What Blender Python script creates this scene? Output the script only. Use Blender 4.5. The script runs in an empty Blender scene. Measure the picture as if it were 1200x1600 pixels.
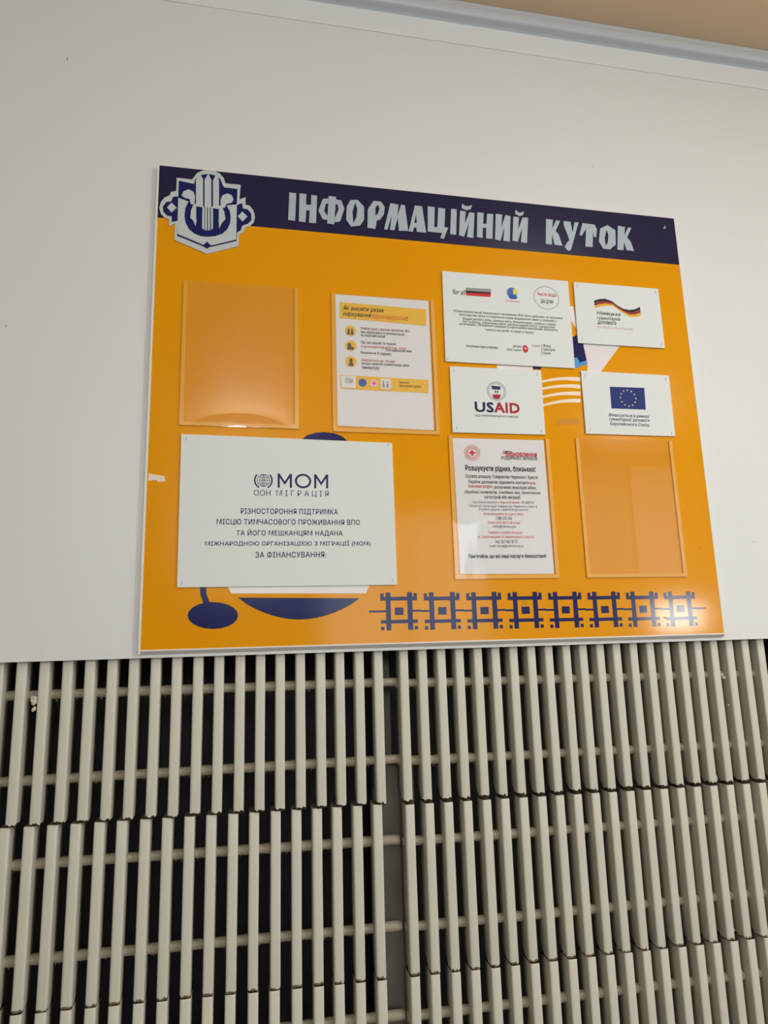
import bpy, bmesh, math, random
from mathutils import Vector, Matrix
from mathutils.geometry import tessellate_polygon

# ------------------------------------------------------------ camera, world, lights, exposure
S = bpy.context.scene
Z0 = 1.5                     # height of the board's lower edge above the floor, metres
cam_d = bpy.data.cameras.new('camera'); cam = bpy.data.objects.new('camera', cam_d)
S.collection.objects.link(cam); S.camera = cam
cam_d.sensor_fit = 'VERTICAL'; cam_d.sensor_height = 24.0; cam_d.lens = 15.731
cam_d.clip_start = 0.02
cam.matrix_world = Matrix(((0.98135633,-0.00895352,-0.19198853,0.20647568),
                           (-0.19018813,-0.18929359,-0.9633257,-1.33558714),
                           (-0.02771704,0.98187971,-0.18746731,Z0+0.01362033),(0,0,0,1)))
S.view_settings.view_transform = 'Standard'; S.view_settings.look = 'None'
S.view_settings.gamma = 1.0; S.view_settings.use_curve_mapping = False
S.view_settings.exposure = -0.14
w = bpy.data.worlds.new('sky'); S.world = w; w.use_nodes = True
w.node_tree.nodes['Background'].inputs[0].default_value = (0.80,0.90,1.0,1)
w.node_tree.nodes['Background'].inputs[1].default_value = 1.0

XL, XR, YB, ZC = -2.3, 4.35, -4.0, Z0+1.570       # room: left wall, right wall, wall behind camera, ceiling
WIN = [dict(side='right', a0=-3.75, a1=-2.05, z0=1.30, z1=2.95, power=16, col=(.95,.98,1.0)),
       dict(side='front', a0=0.70, a1=2.20, z0=1.0, z1=2.62, power=26, col=(0.94,.98,1.0)),
       dict(side='front', a0=3.62, a1=4.20, z0=1.48, z1=1.82, power=34, col=(1.0,1.0,0.96)),
       dict(side='front', a0=-0.25, a1=0.60, z0=2.02, z1=2.98, power=62, col=(0.97,.99,1.0))]  # last entry: unseen high window added to brighten the wall's centre
for i_, q in enumerate(WIN):                       # daylight standing in the window openings; the last one is added fill
    ld = bpy.data.lights.new('daylight', 'AREA'); ld.shape = 'RECTANGLE'
    ld.size = q['a1']-q['a0']-.04; ld.size_y = q['z1']-q['z0']-.04; ld.energy = q['power']; ld.color = q['col']
    lo = bpy.data.objects.new('daylight', ld); S.collection.objects.link(lo)
    am, zm = (q['a0']+q['a1'])/2, (q['z0']+q['z1'])/2
    if q['side'] == 'right':
        lo.location = (XR+.13, am, zm); lo.rotation_euler = (0, math.pi/2, 0); lo.rotation_euler = (math.pi/2, 0, math.pi/2)
    else:
        lo.location = (am, YB-.13, zm); lo.rotation_euler = (math.pi/2, 0, 0)
FILL_LAMPS = [(1.40,-1.45,15,.30), (2.76,-2.70,40,.24)]   # square fill lamps added to brighten wall and corner (x, y, watts, size)
for lx, ly, le, lw in FILL_LAMPS:
    ld = bpy.data.lights.new('added_fill_light', 'AREA'); ld.shape = 'SQUARE'; ld.size = lw; ld.energy = le; ld.color = (1.0,.99,.97)
    lo = bpy.data.objects.new('added_fill_light', ld); S.collection.objects.link(lo); lo.location = (lx, ly, ZC-.05)

random.seed(7)
COL = S.collection

# ------------------------------------------------------------ helpers
def srgb(r, g, b):
    f = lambda c: (c/255/12.92) if c/255 <= .04045 else ((c/255+.055)/1.055)**2.4
    return (f(r), f(g), f(b), 1)
def mat(name, col, rough=.5, spec=.5, bump=0, bscale=60, var=0, vscale=6, coat=0, stretch=None, aniso=None):
    m = bpy.data.materials.new(name); m.use_nodes = True; nt = m.node_tree; b = nt.nodes['Principled BSDF']
    b.inputs['Base Color'].default_value = col; b.inputs['Roughness'].default_value = rough
    b.inputs['Specular IOR Level'].default_value = spec; b.inputs['Coat Weight'].default_value = coat
    b.inputs['Coat Roughness'].default_value = .08
    tc = nt.nodes.new('ShaderNodeTexCoord'); mp = nt.nodes.new('ShaderNodeMapping'); nt.links.new(tc.outputs['Object'], mp.inputs[0])
    if stretch: mp.inputs['Scale'].default_value = stretch
    if var:
        n = nt.nodes.new('ShaderNodeTexNoise'); n.inputs['Scale'].default_value = vscale; n.inputs['Detail'].default_value = 5
        nt.links.new(mp.outputs[0], n.inputs['Vector'])
        mx = nt.nodes.new('ShaderNodeMixRGB'); mx.inputs[1].default_value = tuple(c*(1-var) for c in col[:3])+(1,)
        mx.inputs[2].default_value = tuple(min(1,c*(1+var)) for c in col[:3])+(1,)
        nt.links.new(n.outputs[0], mx.inputs[0]); nt.links.new(mx.outputs[0], b.inputs['Base Color'])
    if bump:
        n = nt.nodes.new('ShaderNodeTexNoise'); n.inputs['Scale'].default_value = bscale; n.inputs['Detail'].default_value = 4
        nt.links.new(mp.outputs[0], n.inputs['Vector'])
        bp = nt.nodes.new('ShaderNodeBump'); bp.inputs['Strength'].default_value = bump; bp.inputs['Distance'].default_value = .002
        nt.links.new(n.outputs[0], bp.inputs['Height']); nt.links.new(bp.outputs[0], b.inputs['Normal'])
    return m
M = {}
M['wall'] = mat('white_gloss_wall_paint', srgb(222,222,218), .38, .4, .05, 30, .015, 3)
M['blind'] = mat('white_blind_cloth', srgb(250,250,246), .8)
M['wall_left'] = mat('beige_side_wall_paint', srgb(120,112,100), .7)
M['cream'] = mat('cream_vinyl', srgb(238,216,190), .3)
M['wall_far'] = mat('white_room_wall_paint', srgb(214,212,206), .7)
M['trim'] = mat('white_trim_paint', srgb(226,227,226), .35)
M['trim_grey'] = mat('grey_cornice_paint', srgb(196,200,206), .35)
M['ceiling'] = mat('peach_ceiling_paint', srgb(234,204,166), .6, .3, 0, 10, .05, 1.5)
M['floor'] = mat('brown_floor', srgb(98,88,76), .45, .5, 0, 10, .2, 5)
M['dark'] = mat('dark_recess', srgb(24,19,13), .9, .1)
M['batten'] = mat('grey_batten_paint', srgb(112,106,94), .8, .2, .2, 40, .3, 12)
M['slat'] = mat('cream_slat_paint', srgb(208,204,189), .48, .35, .30, 45, .05, 14, 0, (1,1,.25))
M['rod'] = mat('cream_rod_paint', srgb(150,142,124), .5, .35, .3, 80, .08, 30)
M['raw'] = mat('raw_brown_wood_end', srgb(58,46,32), .85, .1, .3, 200, .4, 120)
M['raw_light'] = mat('faded_brown_wood_end', srgb(118,104,84), .85, .1, .3, 200, .4, 120)
M['blob'] = mat('pale_plaster', srgb(214,204,190), .8, .2, .5, 300)
M['yellow'] = mat('yellow_vinyl', srgb(228,151,0), .11, .23, .02, 9, .012, 5)
M['foam'] = mat('yellow_spacer', srgb(234,164,4), .35)
M['purple'] = mat('purple_vinyl', srgb(31,28,62), .25, .3, .03, 9)
M['silver'] = mat('silver_vinyl', srgb(172,182,190), .4, .5)
M['emblem_silver'] = mat('emblem_silver', srgb(192,198,198), .4, .5)
M['edge'] = mat('white_edge_strip', srgb(226,222,216), .45)
M['navyprint'] = mat('navy_vinyl', srgb(20,29,88), .14, .3)
M['sky'] = mat('light_blue_vinyl', srgb(50,140,205), .25)
M['whiteprint'] = mat('white_vinyl', srgb(222,216,214), .25)
M['stain'] = mat('stain', srgb(208,134,0), .3, .2)
M['peel'] = mat('peeled_patch', srgb(232,214,196), .7)
M['card'] = mat('white_plastic_card', srgb(222,225,222), .55, .3)
M['cardback'] = mat('foam_card_edge', srgb(236,222,212), .6)
M['steel'] = mat('staple_steel', srgb(120,120,124), .35, .5); M['steel'].node_tree.nodes['Principled BSDF'].inputs['Metallic'].default_value = .8
for k, c in dict(navy=(26,34,86), navydark=(20,26,64), crimson=(170,26,46), grey=(84,84,88), black=(28,28,30), dark=(44,42,46), red=(206,44,52),
                 pink=(206,160,160), pinkred=(214,120,116), greyred=(140,96,96), orange=(226,110,40), dkgold=(150,110,30), green=(70,120,70),
                 band=(238,186,60), gold=(232,170,40), blue=(50,90,170), eublue=(28,46,112), star=(236,222,120), lightgrey=(150,150,150), globeblue=(70,110,180),
                 lemon=(226,214,60), paper=(228,226,226), pinklogo=(240,190,196), silvergrey=(176,178,180), flagred=(150,40,36), brown=(110,60,50)).items():
    M[k] = mat('ink_'+k if k != 'paper' else 'paper_white', srgb(*c), .55, .25)
M['eustar'] = M['star']

def clear(name, tint, rough, gl, bump=0, bs=8):
    m = bpy.data.materials.new(name); m.use_nodes = True; nt = m.node_tree; nt.nodes.clear()
    o = nt.nodes.new('ShaderNodeOutputMaterial'); mx = nt.nodes.new('ShaderNodeMixShader'); t = nt.nodes.new('ShaderNodeBsdfTransparent')
    t.inputs[0].default_value = tint; g = nt.nodes.new('ShaderNodeBsdfGlossy'); g.inputs['Roughness'].default_value = rough
    f = nt.nodes.new('ShaderNodeFresnel'); f.inputs['IOR'].default_value = gl
    ge = nt.nodes.new('ShaderNodeNewGeometry'); mr = nt.nodes.new('ShaderNodeMapRange')      # same reflectance from both sides of the sheet
    mr.inputs['To Min'].default_value = gl; mr.inputs['To Max'].default_value = 1/gl
    nt.links.new(ge.outputs['Backfacing'], mr.inputs['Value']); nt.links.new(mr.outputs[0], f.inputs['IOR'])
    nt.links.new(f.outputs[0], mx.inputs[0]); nt.links.new(t.outputs[0], mx.inputs[1]); nt.links.new(g.outputs[0], mx.inputs[2]); nt.links.new(mx.outputs[0], o.inputs[0])
    if bump:
        tc = nt.nodes.new('ShaderNodeTexCoord'); n = nt.nodes.new('ShaderNodeTexNoise'); n.inputs['Scale'].default_value = bs; n.inputs['Detail'].default_value = 1
        nt.links.new(tc.outputs['Object'], n.inputs['Vector'])
        b = nt.nodes.new('ShaderNodeBump'); b.inputs['Strength'].default_value = bump; b.inputs['Distance'].default_value = .01
        nt.links.new(n.outputs[0], b.inputs['Height']); nt.links.new(b.outputs[0], g.inputs['Normal']); nt.links.new(b.outputs[0], f.inputs['Normal'])
    return m
M['acrylic'] = clear('clear_acrylic', (1,1,1,1), .03, 1.55)
M['film'] = clear('clear_wavy_film', (1,1,1,1), .05, 1.45, .3, 9)
M['glass'] = clear('window_glass', (.97,.98,.98,1), .02, 1.45)

def link(name, me, mats, parent=None):
    for m in (mats if isinstance(mats, (list, tuple)) else [mats]): me.materials.append(M[m])
    o = bpy.data.objects.new(name, me); COL.objects.link(o)
    if parent is not None: o.parent = parent; o.matrix_parent_inverse = Matrix.Translation(parent.location).inverted()
    return o
def from_bm(name, bm, mats, parent=None, smooth=False):
    me = bpy.data.meshes.new(name); bm.to_mesh(me); bm.free()
    if smooth:
        for p in me.polygons: p.use_smooth = True
    return link(name, me, mats, parent)
def box(bm, x0, x1, y0, y1, z0, z1, mi=0):
    v = [bm.verts.new((x, y, z)) for x in (x0, x1) for y in (y0, y1) for z in (z0, z1)]
    for f in ((0,1,3,2),(4,6,7,5),(0,4,5,1),(2,3,7,6),(0,2,6,4),(1,5,7,3)):
        bm.faces.new([v[i] for i in f]).material_index = mi
def boxes(name, bs, mats, parent=None, bevel=0):
    bm = bmesh.new()
    for b in bs: box(bm, *b)
    bmesh.ops.recalc_face_normals(bm, faces=bm.faces)
    if bevel: bmesh.ops.bevel(bm, geom=bm.edges[:], offset=bevel, segments=2, affect='EDGES', profile=.5)
    return from_bm(name, bm, mats, parent)
def shape(bm, loops, yf, yb, mi=0):
    """extrude a polygon with holes; loops in board millimetres, yf front (towards the room), yb back"""
    L = [[Vector((p[0]/1000, p[1]/1000, 0)) for p in lp] for lp in loops]
    flat = [p for lp in L for p in lp]
    F = [bm.verts.new((p.x, yf, Z0+p.y)) for p in flat]
    for t in tessellate_polygon(L):
        a, b, c = (flat[i] for i in t)
        n = (b-a).cross(c-a).z
        if abs(n) < 1e-12: continue
        t = t if n > 0 else (t[0], t[2], t[1])
        try: bm.faces.new([F[i] for i in t]).material_index = mi
        except ValueError: pass
    if yb is not None:
        B = [bm.verts.new((p.x, yb, Z0+p.y)) for p in flat]; k = 0
        for lp in L:
            n = len(lp)
            for i in range(n): bm.faces.new((F[k+i], B[k+i], B[k+(i+1) % n], F[k+(i+1) % n])).material_index = mi
            k += n
def plate(name, shapes, yf, yb, mats, parent=None, mi=None):
    bm = bmesh.new()
    for i, s in enumerate(shapes):
        if not isinstance(s[0], list): s = [s]
        shape(bm, s, yf-.00002*(i % 6), yb, mi[i] if mi else 0)
    if yb is not None: bmesh.ops.recalc_face_normals(bm, faces=bm.faces)
    return from_bm(name, bm, mats, parent)
def ell(cx, cy, rx, ry=None, n=24, a0=0, a1=360):
    ry = ry or rx
    return [(cx+rx*math.cos(math.radians(a0+(a1-a0)*i/n)), cy+ry*math.sin(math.radians(a0+(a1-a0)*i/n))) for i in range(n if a1-a0 == 360 else n+1)]
def ring(cx, cy, r, wd, ry=None): ry = ry or r; return [ell(cx, cy, r, ry), ell(cx, cy, r-wd, ry-wd)]
def rect(x0, x1, z0, z1): return [(x0,z0),(x1,z0),(x1,z1),(x0,z1)]
def text_bm(bm, body, bold, shear, x0, x1, zc, h, y):
    cu = bpy.data.curves.new('t', 'FONT'); cu.body = body; cu.resolution_u = 2; cu.fill_mode = 'NONE'
    cu.shear = shear; cu.space_character = 1.06 if bold else 1
    o = bpy.data.objects.new('t', cu); COL.objects.link(o); bpy.context.view_layer.update()
    me = o.to_mesh(); vs = [(v.co.x, v.co.y) for v in me.vertices]; nb = {}
    for e in me.edges:
        a, b = e.vertices; nb.setdefault(a, []).append(b); nb.setdefault(b, []).append(a)
    o.to_mesh_clear(); bpy.data.objects.remove(o); bpy.data.curves.remove(cu)
    if not vs: return
    loops = []; seen = set()                         # the outlines, in the order they were drawn
    for s0 in range(len(vs)):
        if s0 in seen or s0 not in nb: continue
        lp = [s0]; seen.add(s0); cur = s0+1 if s0+1 in nb[s0] else nb[s0][0]
        while cur != s0 and cur not in seen:
            lp.append(cur); seen.add(cur); nx = [k for k in nb[cur] if k not in seen]
            if not nx: break
            cur = nx[0]
        if len(lp) > 2: loops.append([vs[k] for k in lp])
    def area(l): return sum(l[k-1][0]*l[k][1]-l[k][0]*l[k-1][1] for k in range(len(l)))/2
    def inside(p, l):
        c = False
        for k in range(len(l)):
            (xa, ya), (xb, yb) = l[k-1], l[k]
            if (ya > p[1]) != (yb > p[1]) and p[0] < (xb-xa)*(p[1]-ya)/(yb-ya)+xa: c = not c
        return c
    ar = [area(l) for l in loops]; sg = 1 if ar[max(range(len(ar)), key=lambda k: abs(ar[k]))] > 0 else -1
    outer = [k for k in range(len(loops)) if ar[k]*sg > 0]; groups = {k: [loops[k]] for k in outer}
    for k in range(len(loops)):
        if ar[k]*sg <= 0:
            c = [q_ for q_ in outer if abs(ar[q_]) > abs(ar[k]) and inside(loops[k][0], loops[q_])]
            if c: groups[min(c, key=lambda q_: abs(ar[q_]))].append(loops[k])
            else: groups[k] = [loops[k]]            # punctuation drawn the other way round
    a0, a1 = min(v[0] for v in vs), max(v[0] for v in vs); b0, b1 = min(v[1] for v in vs), max(v[1] for v in vs)
    sx = (x1-x0)/max(a1-a0, 1e-6); sy = h/max(b1-b0, 1e-6)
    d = (0, .012, .028)[bold]; n = 0                  # heavier weight: the glyphs laid over each other, slightly apart
    for ux, uy in ([(0,0)] if not d else [(-d,-d),(d,-d),(-d,d),(d,d)]):
        for gi, (k, G) in enumerate(groups.items()):
            yy = y-.00002*((gi % 3)+3*n)
            shape(bm, [[(x0+(p[0]+ux-a0)*sx, zc+(p[1]+uy-(b0+b1)/2)*sy) for p in l] for l in G], yy, None)
        n += 1
def lettering(rows, y, parent, hs=.8):
    for t, c, bold, sh, x0, x1, zc, h in rows:
        bm = bmesh.new(); text_bm(bm, t, bold, sh, x0, x1, zc, h*hs, y)
        o = from_bm('lettering', bm, c, parent)
        for p in o.data.polygons:
            if p.normal.y > 0: p.flip()
def tag(o, label=None, cat=None, group=None, kind=None):
    for k, v in (('label',label),('category',cat),('group',group),('kind',kind)):
        if v: o[k] = v
    return o
def empty(name, loc, label, cat, group=None):
    o = bpy.data.objects.new(name, None); COL.objects.link(o); o.location = loc; o.empty_display_size = .05
    return tag(o, label, cat, group)
def struct(o): return tag(o, kind='structure')

# ------------------------------------------------------------ outlines and lettering, in millimetres on the board (x right, z up from its lower left corner)
HEADER_LETTERS = [[[(279.7,990.8),(294.8,989.9),(292,922.4),(277,923)]],[[(302,990.7),(317.2,990.5),(316,964.5),(327.3,965),(328.1,989.5),(341,989.5),(337.8,920.9),(322.3,921.1),(324.2,950.6),(316.6,950.6),(314.8,921.1),(300.1,921.8)]],[[(366.8,991.6),(383.5,991.2),(378.2,922.4),(362.6,923)]],[[(365.7,985.5),(353.3,982.6),(343.4,952.7),(352.8,932.3),(362.7,931.8),(363.5,941.5),(356,953.3),(360.2,971.1),(365.2,973.5)]],[[(383.1,984.8),(395.2,983.5),(401.6,963.3),(391.7,931.1),(379.3,927.6),(380.1,938.8),(388.8,961.2),(386.3,972.1),(382.3,973.5)]],[[(415.5,986.5),(432.5,989.1),(446.5,973),(445.8,941.1),(436.3,925.3),(416,920.7),(405.2,936.9),(407.1,968.7)],[(426.3,982),(431,965.7),(428.2,944.9),(421.2,929.3),(419.7,957)]],[[(468.5,990.4),(485.7,990.4),(494,978),(491.7,959),(482.7,944.9),(474.8,941.9),(471.1,920.6),(453.1,921.4),(454.9,968.2)],[(478.6,982.1),(481.8,973),(478.7,961.4),(471.9,952),(472.5,973.9)]],[[(507.4,989),(526.1,987.2),(522.8,958.4),(532.4,987.9),(541.1,986.9),(546.9,923.3),(525,921.1),(523.7,954.8),(514.7,921.2),(504.4,921.7),(510,960.9),(498.5,920.4),(491,921.5)]],[[(564.7,989.5),(581.6,988.6),(588.8,922.5),(566.8,922.6),(566.1,932.7),(560.2,932.9),(557.3,921.7),(547.6,922.2)],[(566.7,966.8),(567.6,944.2),(561.7,944.7)]],[[(595.2,990.8),(611.8,989.5),(608.5,938.9),(615.7,939.6),(620,989.6),(636.7,988.4),(632.8,941.3),(641.6,940.3),(629.6,910.7),(621.5,912.9),(626.7,925.5),(592.5,925.9)]],[[(651.2,989.9),(664.5,989.8),(659.8,924.2),(645.5,924.3)]],[[(678.6,1007),(684.9,1001),(693.8,1001.2),(702.7,1005.4),(698.9,994.2),(688.2,990.2),(676.8,994.3)]],[[(672.5,987.3),(686.1,987),(682.4,954.5),(694.6,985.4),(707.4,985.1),(701.1,920.3),(685.7,920.8),(692.4,959.6),(678.8,921.4),(666.6,923.4)]],[[(714.6,987.6),(729.8,987.5),(727,959),(735.3,959.8),(738,986.3),(753.4,986.6),(747.5,921.9),(731.9,922.4),(734.3,949.4),(725.6,948.5),(723.3,922.4),(709.8,923.1)]],[[(759.8,988.1),(775.7,988.1),(771.1,953.1),(783.6,987.7),(796.2,986.1),(789.8,918.9),(774.1,920.3),(779.3,958),(767.4,919.7),(753.7,921.2)]],[[(810.3,1004.4),(816.3,998.3),(823.1,998.1),(831.5,1002.4),(827.9,992.3),(818.4,988.4),(807.9,993.2)]],[[(803.4,985.6),(817,985.7),(813.2,953.1),(826.3,985.8),(840.4,986.5),(832.8,919.7),(817.7,920.3),(823.1,958.3),(809.7,920.8),(796.8,922.5)]],[[(885.9,987.8),(903.4,987.5),(899.5,963.8),(911.6,987),(921.8,986.4),(908,958.3),(914.8,950.5),(922.5,920.6),(902.3,922.1),(898.3,948.9),(895.3,921.4),(880,922.1)]],[[(931,987.3),(948.6,986.6),(951.6,958.4),(959,986.8),(969.4,987),(943.5,912.5),(935.8,908.5),(927.6,918.2),(935.7,931.5),(941.6,937.6),(930.1,977.4)]],[[(979.8,986.7),(1011.1,985.6),(1016.2,973.3),(1012.1,951.5),(1006,953.1),(1005.3,967.9),(1000.4,925),(981.6,924.1),(987.7,972.6),(974.6,952.2),(968.6,953.7)]],[[(1024.9,976.3),(1045,987.8),(1065.1,976),(1062.4,937.2),(1045,922.8),(1028.2,923.3),(1018.2,941.5)],[(1041.8,975.8),(1045.4,961.2),(1041.8,941.6),(1035.2,930.3),(1034.3,951.5)]],[[(1072.8,988.8),(1091.8,987.3),(1087.2,963.1),(1100.4,987.3),(1108.9,986.8),(1094.5,959.5),(1102.8,949.5),(1109.6,924.5),(1089.6,924.8),(1085.4,945.7),(1081,924),(1065.3,923.8)]]]
EMBLEM_OUTLINE = [(40.4,998.3),(72.3,997.7),(75,1002.4),(82.2,1014.7),(93.4,1021.8),(105.7,1024.8),(118.1,1024.1),(129.7,1018.8),(138.5,1008.8),(142,996.6),(174.3,996.3),(172.4,960.8),(185.3,967.7),(184.9,949.4),(194.2,947.7),(202,937.6),(205.6,922.7),(203.2,909.3),(194.6,898.7),(185.1,894.9),(181.4,881.2),(172.3,877.7),(171.4,849.1),(106.1,825),(39.7,851.4),(40.1,889.7),(28.5,882),(27.7,897.4),(18.4,901.1),(10.9,908.8),(7.1,923.3),(9.9,936.5),(16.9,948),(27.8,955.2),(29.4,962.7),(40.4,966.6)]
EMBLEM_FIELD = [(45.3,991.3),(76.3,987.2),(79.2,999.6),(89.9,1010.3),(105.9,1014.9),(122.2,1012.8),(131.5,1005.1),(135.9,992.3),(139.5,986.1),(167.7,985.6),(166.9,945.9),(178.3,952.6),(179.8,939.6),(190.4,938.1),(197.8,928.4),(198.3,913.2),(190.7,904.1),(178.9,898.2),(176,887.1),(168.5,881),(167.4,860.9),(105.9,838.7),(44.9,861.4),(45.2,896.4),(33.4,892),(33,905.2),(23.4,906.3),(15.8,914.6),(14.3,926.2),(20.9,937.7),(31,940.5),(34.3,951.6),(44.8,953.6)]
EMBLEM_SHIELD = [[(45,950),(55.8,946.9),(66.1,943.7),(60.1,926.8),(58.7,909.5),(61.4,892.7),(68.8,878.6),(80.1,869.1),(93.2,864.4),(107.2,864.3),(123,867.3),(137.9,874.7),(148.1,886.5),(153.6,902.1),(154.3,917.3),(152.2,930.1),(145.3,942.9),(166.8,947.4),(166.8,863.6),(112.6,844.2),(106.5,853),(100.2,844.5),(45.5,865.3)]]
EMBLEM_FIGURES = [[(88.3,1013.2),(95.1,999.3),(96.5,932.9),(81.9,933.5),(80.4,997.5)],[(105.9,1015.3),(112.3,1000.2),(113.6,933.6),(99.7,934.3),(98.3,999.6)],[(122.5,1016.4),(128.5,1002.1),(129.7,931.7),(117.1,932.9),(115.8,999.5)],[(95.3,937.1),(99.5,933.2),(99.9,900.9),(100.3,879.6),(95.6,883.4)],[(101,935.5),(104.7,935.9),(105.6,879),(101.8,878.7)],[(106.6,936.1),(110.8,936.6),(111.9,879.7),(107.8,879.3)],[(112.7,934.6),(117,937.3),(118,885.6),(114.3,881)],[(51.8,956.1),(55.3,966.3),(65.4,972.4),(75.8,967.5),(79.5,957),(78.4,939.6),(82.1,938.9),(83,903.5),(84,899.3),(81.9,886.3),(77.5,898.7),(70.9,905.5),(72.2,923.8),(76.6,937.2),(71,937.7),(68.4,949.3),(58.5,950.8)],[(159.8,958.3),(155.8,968.2),(146.8,971.5),(136.4,965.6),(132.4,954.2),(133.4,942.3),(129.6,938.6),(129.5,904),(131.1,885.9),(136.5,900.4),(143.4,909.7),(140.8,926.8),(136.9,935),(142.5,937.8),(144.3,945.6),(156.1,950.2)],[(22.8,924.6),(32,936.7),(42.5,926),(32.7,913.7)],[(169.1,918.9),(178.9,931.2),(189.6,920.6),(179.2,907.3)],[(97.4,842.8),(106.5,853),(115,844.4),(106.8,836.7)]]
PICTURE_NAVY = [[(302.6,422.7),(315.3,433.6),(333.1,439.5),(350.9,441.7),(371.3,439.7),(389.2,432.8),(401.9,421.5),(391,384.2),(310,382.1)],[(179.9,102.3),(196.5,89.4),(213,80.3),(229.6,72.7),(246.2,66.6),(262.9,62.1),(279.7,59.1),(296.5,57.8),(313.4,58.2),(330.4,60.2),(347.5,63.9),(364.7,69.2),(382.1,76.1),(399.6,84.7),(417.4,97.2)],[(180.8,68),(178.6,60.1),(172,53.1),(161.6,47.7),(148.5,44.4),(134.1,43.5),(119.7,45.1),(106.6,49),(96.2,54.9),(89.5,62),(87,69.9),(89.1,77.7),(95.5,84.7),(105.7,90.2),(118.6,93.6),(133.1,94.6),(147.7,93.1),(160.9,89.2),(171.5,83.3),(178.4,76)],[(106.6,138.1),(119.4,138),(120.9,109.7),(130.5,86.2),(117.8,86.5),(110,107.6)],[(928.5,689.6),(942.9,696.6),(957,682.2),(953.4,669.9),(958.7,633.9),(941.3,627),(934.9,640.1),(928,638.2)],[(823.7,612.5),(844.9,612.1),(844.4,606),(825.3,605.4)]]
PICTURE_SKY = [[(928,638.2),(934.9,640.1),(941.3,627),(958.7,633.9),(960.1,625),(926.4,612.4),(922.5,619.9)]]
PICTURE_WHITE = [[(154.9,132.9),(439.2,134.7),(438.9,123.8),(431,106.7),(167.8,110.5)],[(954,676),(1050,678.8),(991.6,607.4),(957.7,605.7),(960.4,625)],[(740.2,613.4),(826,613.7),(825.2,603.9),(738,599.3)],[(927.6,768.4),(936.9,766.1),(942.7,704.7),(929.6,730.2)],[(842.8,578.9),(852.5,581.4),(862.2,583.8),(871.9,586),(881.6,587.9),(891.3,589.4),(900.9,590.4),(910.6,591.1),(920.3,591.5),(930,591.6),(939.7,591.7),(938.8,581.8),(929.2,582.3),(919.5,582.7),(909.9,582.8),(900.3,582.6),(890.6,582),(881,581),(871.3,579.6),(861.7,577.9),(852,575.9),(842.4,573.9)],[(841.5,561.3),(851.1,563.8),(860.8,566.2),(870.4,568.3),(880.1,570.2),(889.8,571.6),(899.4,572.7),(909.1,573.3),(918.8,573.7),(928.4,573.8),(938.1,573.8),(937.2,564),(927.6,564.5),(918,564.9),(908.4,565),(898.8,564.8),(889.2,564.2),(879.5,563.3),(869.9,561.9),(860.3,560.2),(850.7,558.3),(841.1,556.3)],[(840,541.7),(849.6,544.5),(859.3,547.1),(868.9,549.5),(878.6,551.6),(888.3,553.4),(897.9,554.7),(907.6,555.6),(917.2,556.2),(926.9,556.6),(936.6,556.9),(935.7,547.1),(926.1,547.4),(916.5,547.5),(906.9,547.3),(897.3,546.9),(887.7,546),(878,544.8),(868.4,543.2),(858.8,541.2),(849.2,539.1),(839.6,536.8)],[(838.4,521.4),(848,524.5),(857.7,527.5),(867.4,530.2),(877.1,532.7),(886.7,534.8),(896.4,536.4),(906.1,537.7),(915.7,538.7),(925.4,539.4),(935.1,540.1),(934.2,530.4),(924.6,530.2),(915,530),(905.4,529.5),(895.7,528.7),(886.1,527.5),(876.5,525.9),(866.9,523.9),(857.2,521.6),(847.6,519.1),(838,516.5)]]
PICTURE_STAINS = [[(871.1,488.7),(927.8,492.3),(926.7,479.2),(869.9,474.3)],[(5.5,347.3),(39,345.6),(40.8,331.7),(23.3,332.9),(5.9,335)]]
TEXT_BIG_SIGN = [('МОМ','navy',1,0,255.2,357.3,335.1,31.7),('ООН  М І Г Р А Ц І Я','navy',0,0,208.4,358,308.3,14.2),('РІЗНОСТОРОННЯ ПІДТРИМКА','navy',1,0,183.5,376,271,13),('МІСЦЮ ТИМЧАСОВОГО ПРОЖИВАННЯ ВПО','navy',1,0,137.7,420.9,249.5,12.9),('ТА ЙОГО МЕШКАНЦЯМ НАДАНА','navy',1,0,175.5,385.3,228.7,14.8),('МІЖНАРОДНОЮ ОРГАНІЗАЦІЄЮ З МІГРАЦІЇ (МОМ)','navy',1,0,116.8,441.7,207,12.8),('ЗА ФІНАНСУВАННЯ:','navy',1,0,212.8,351.5,184.9,12.2)]
BIG_SIGN_LOGO = [(227,335.2),(245.5,335.5)]
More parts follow.
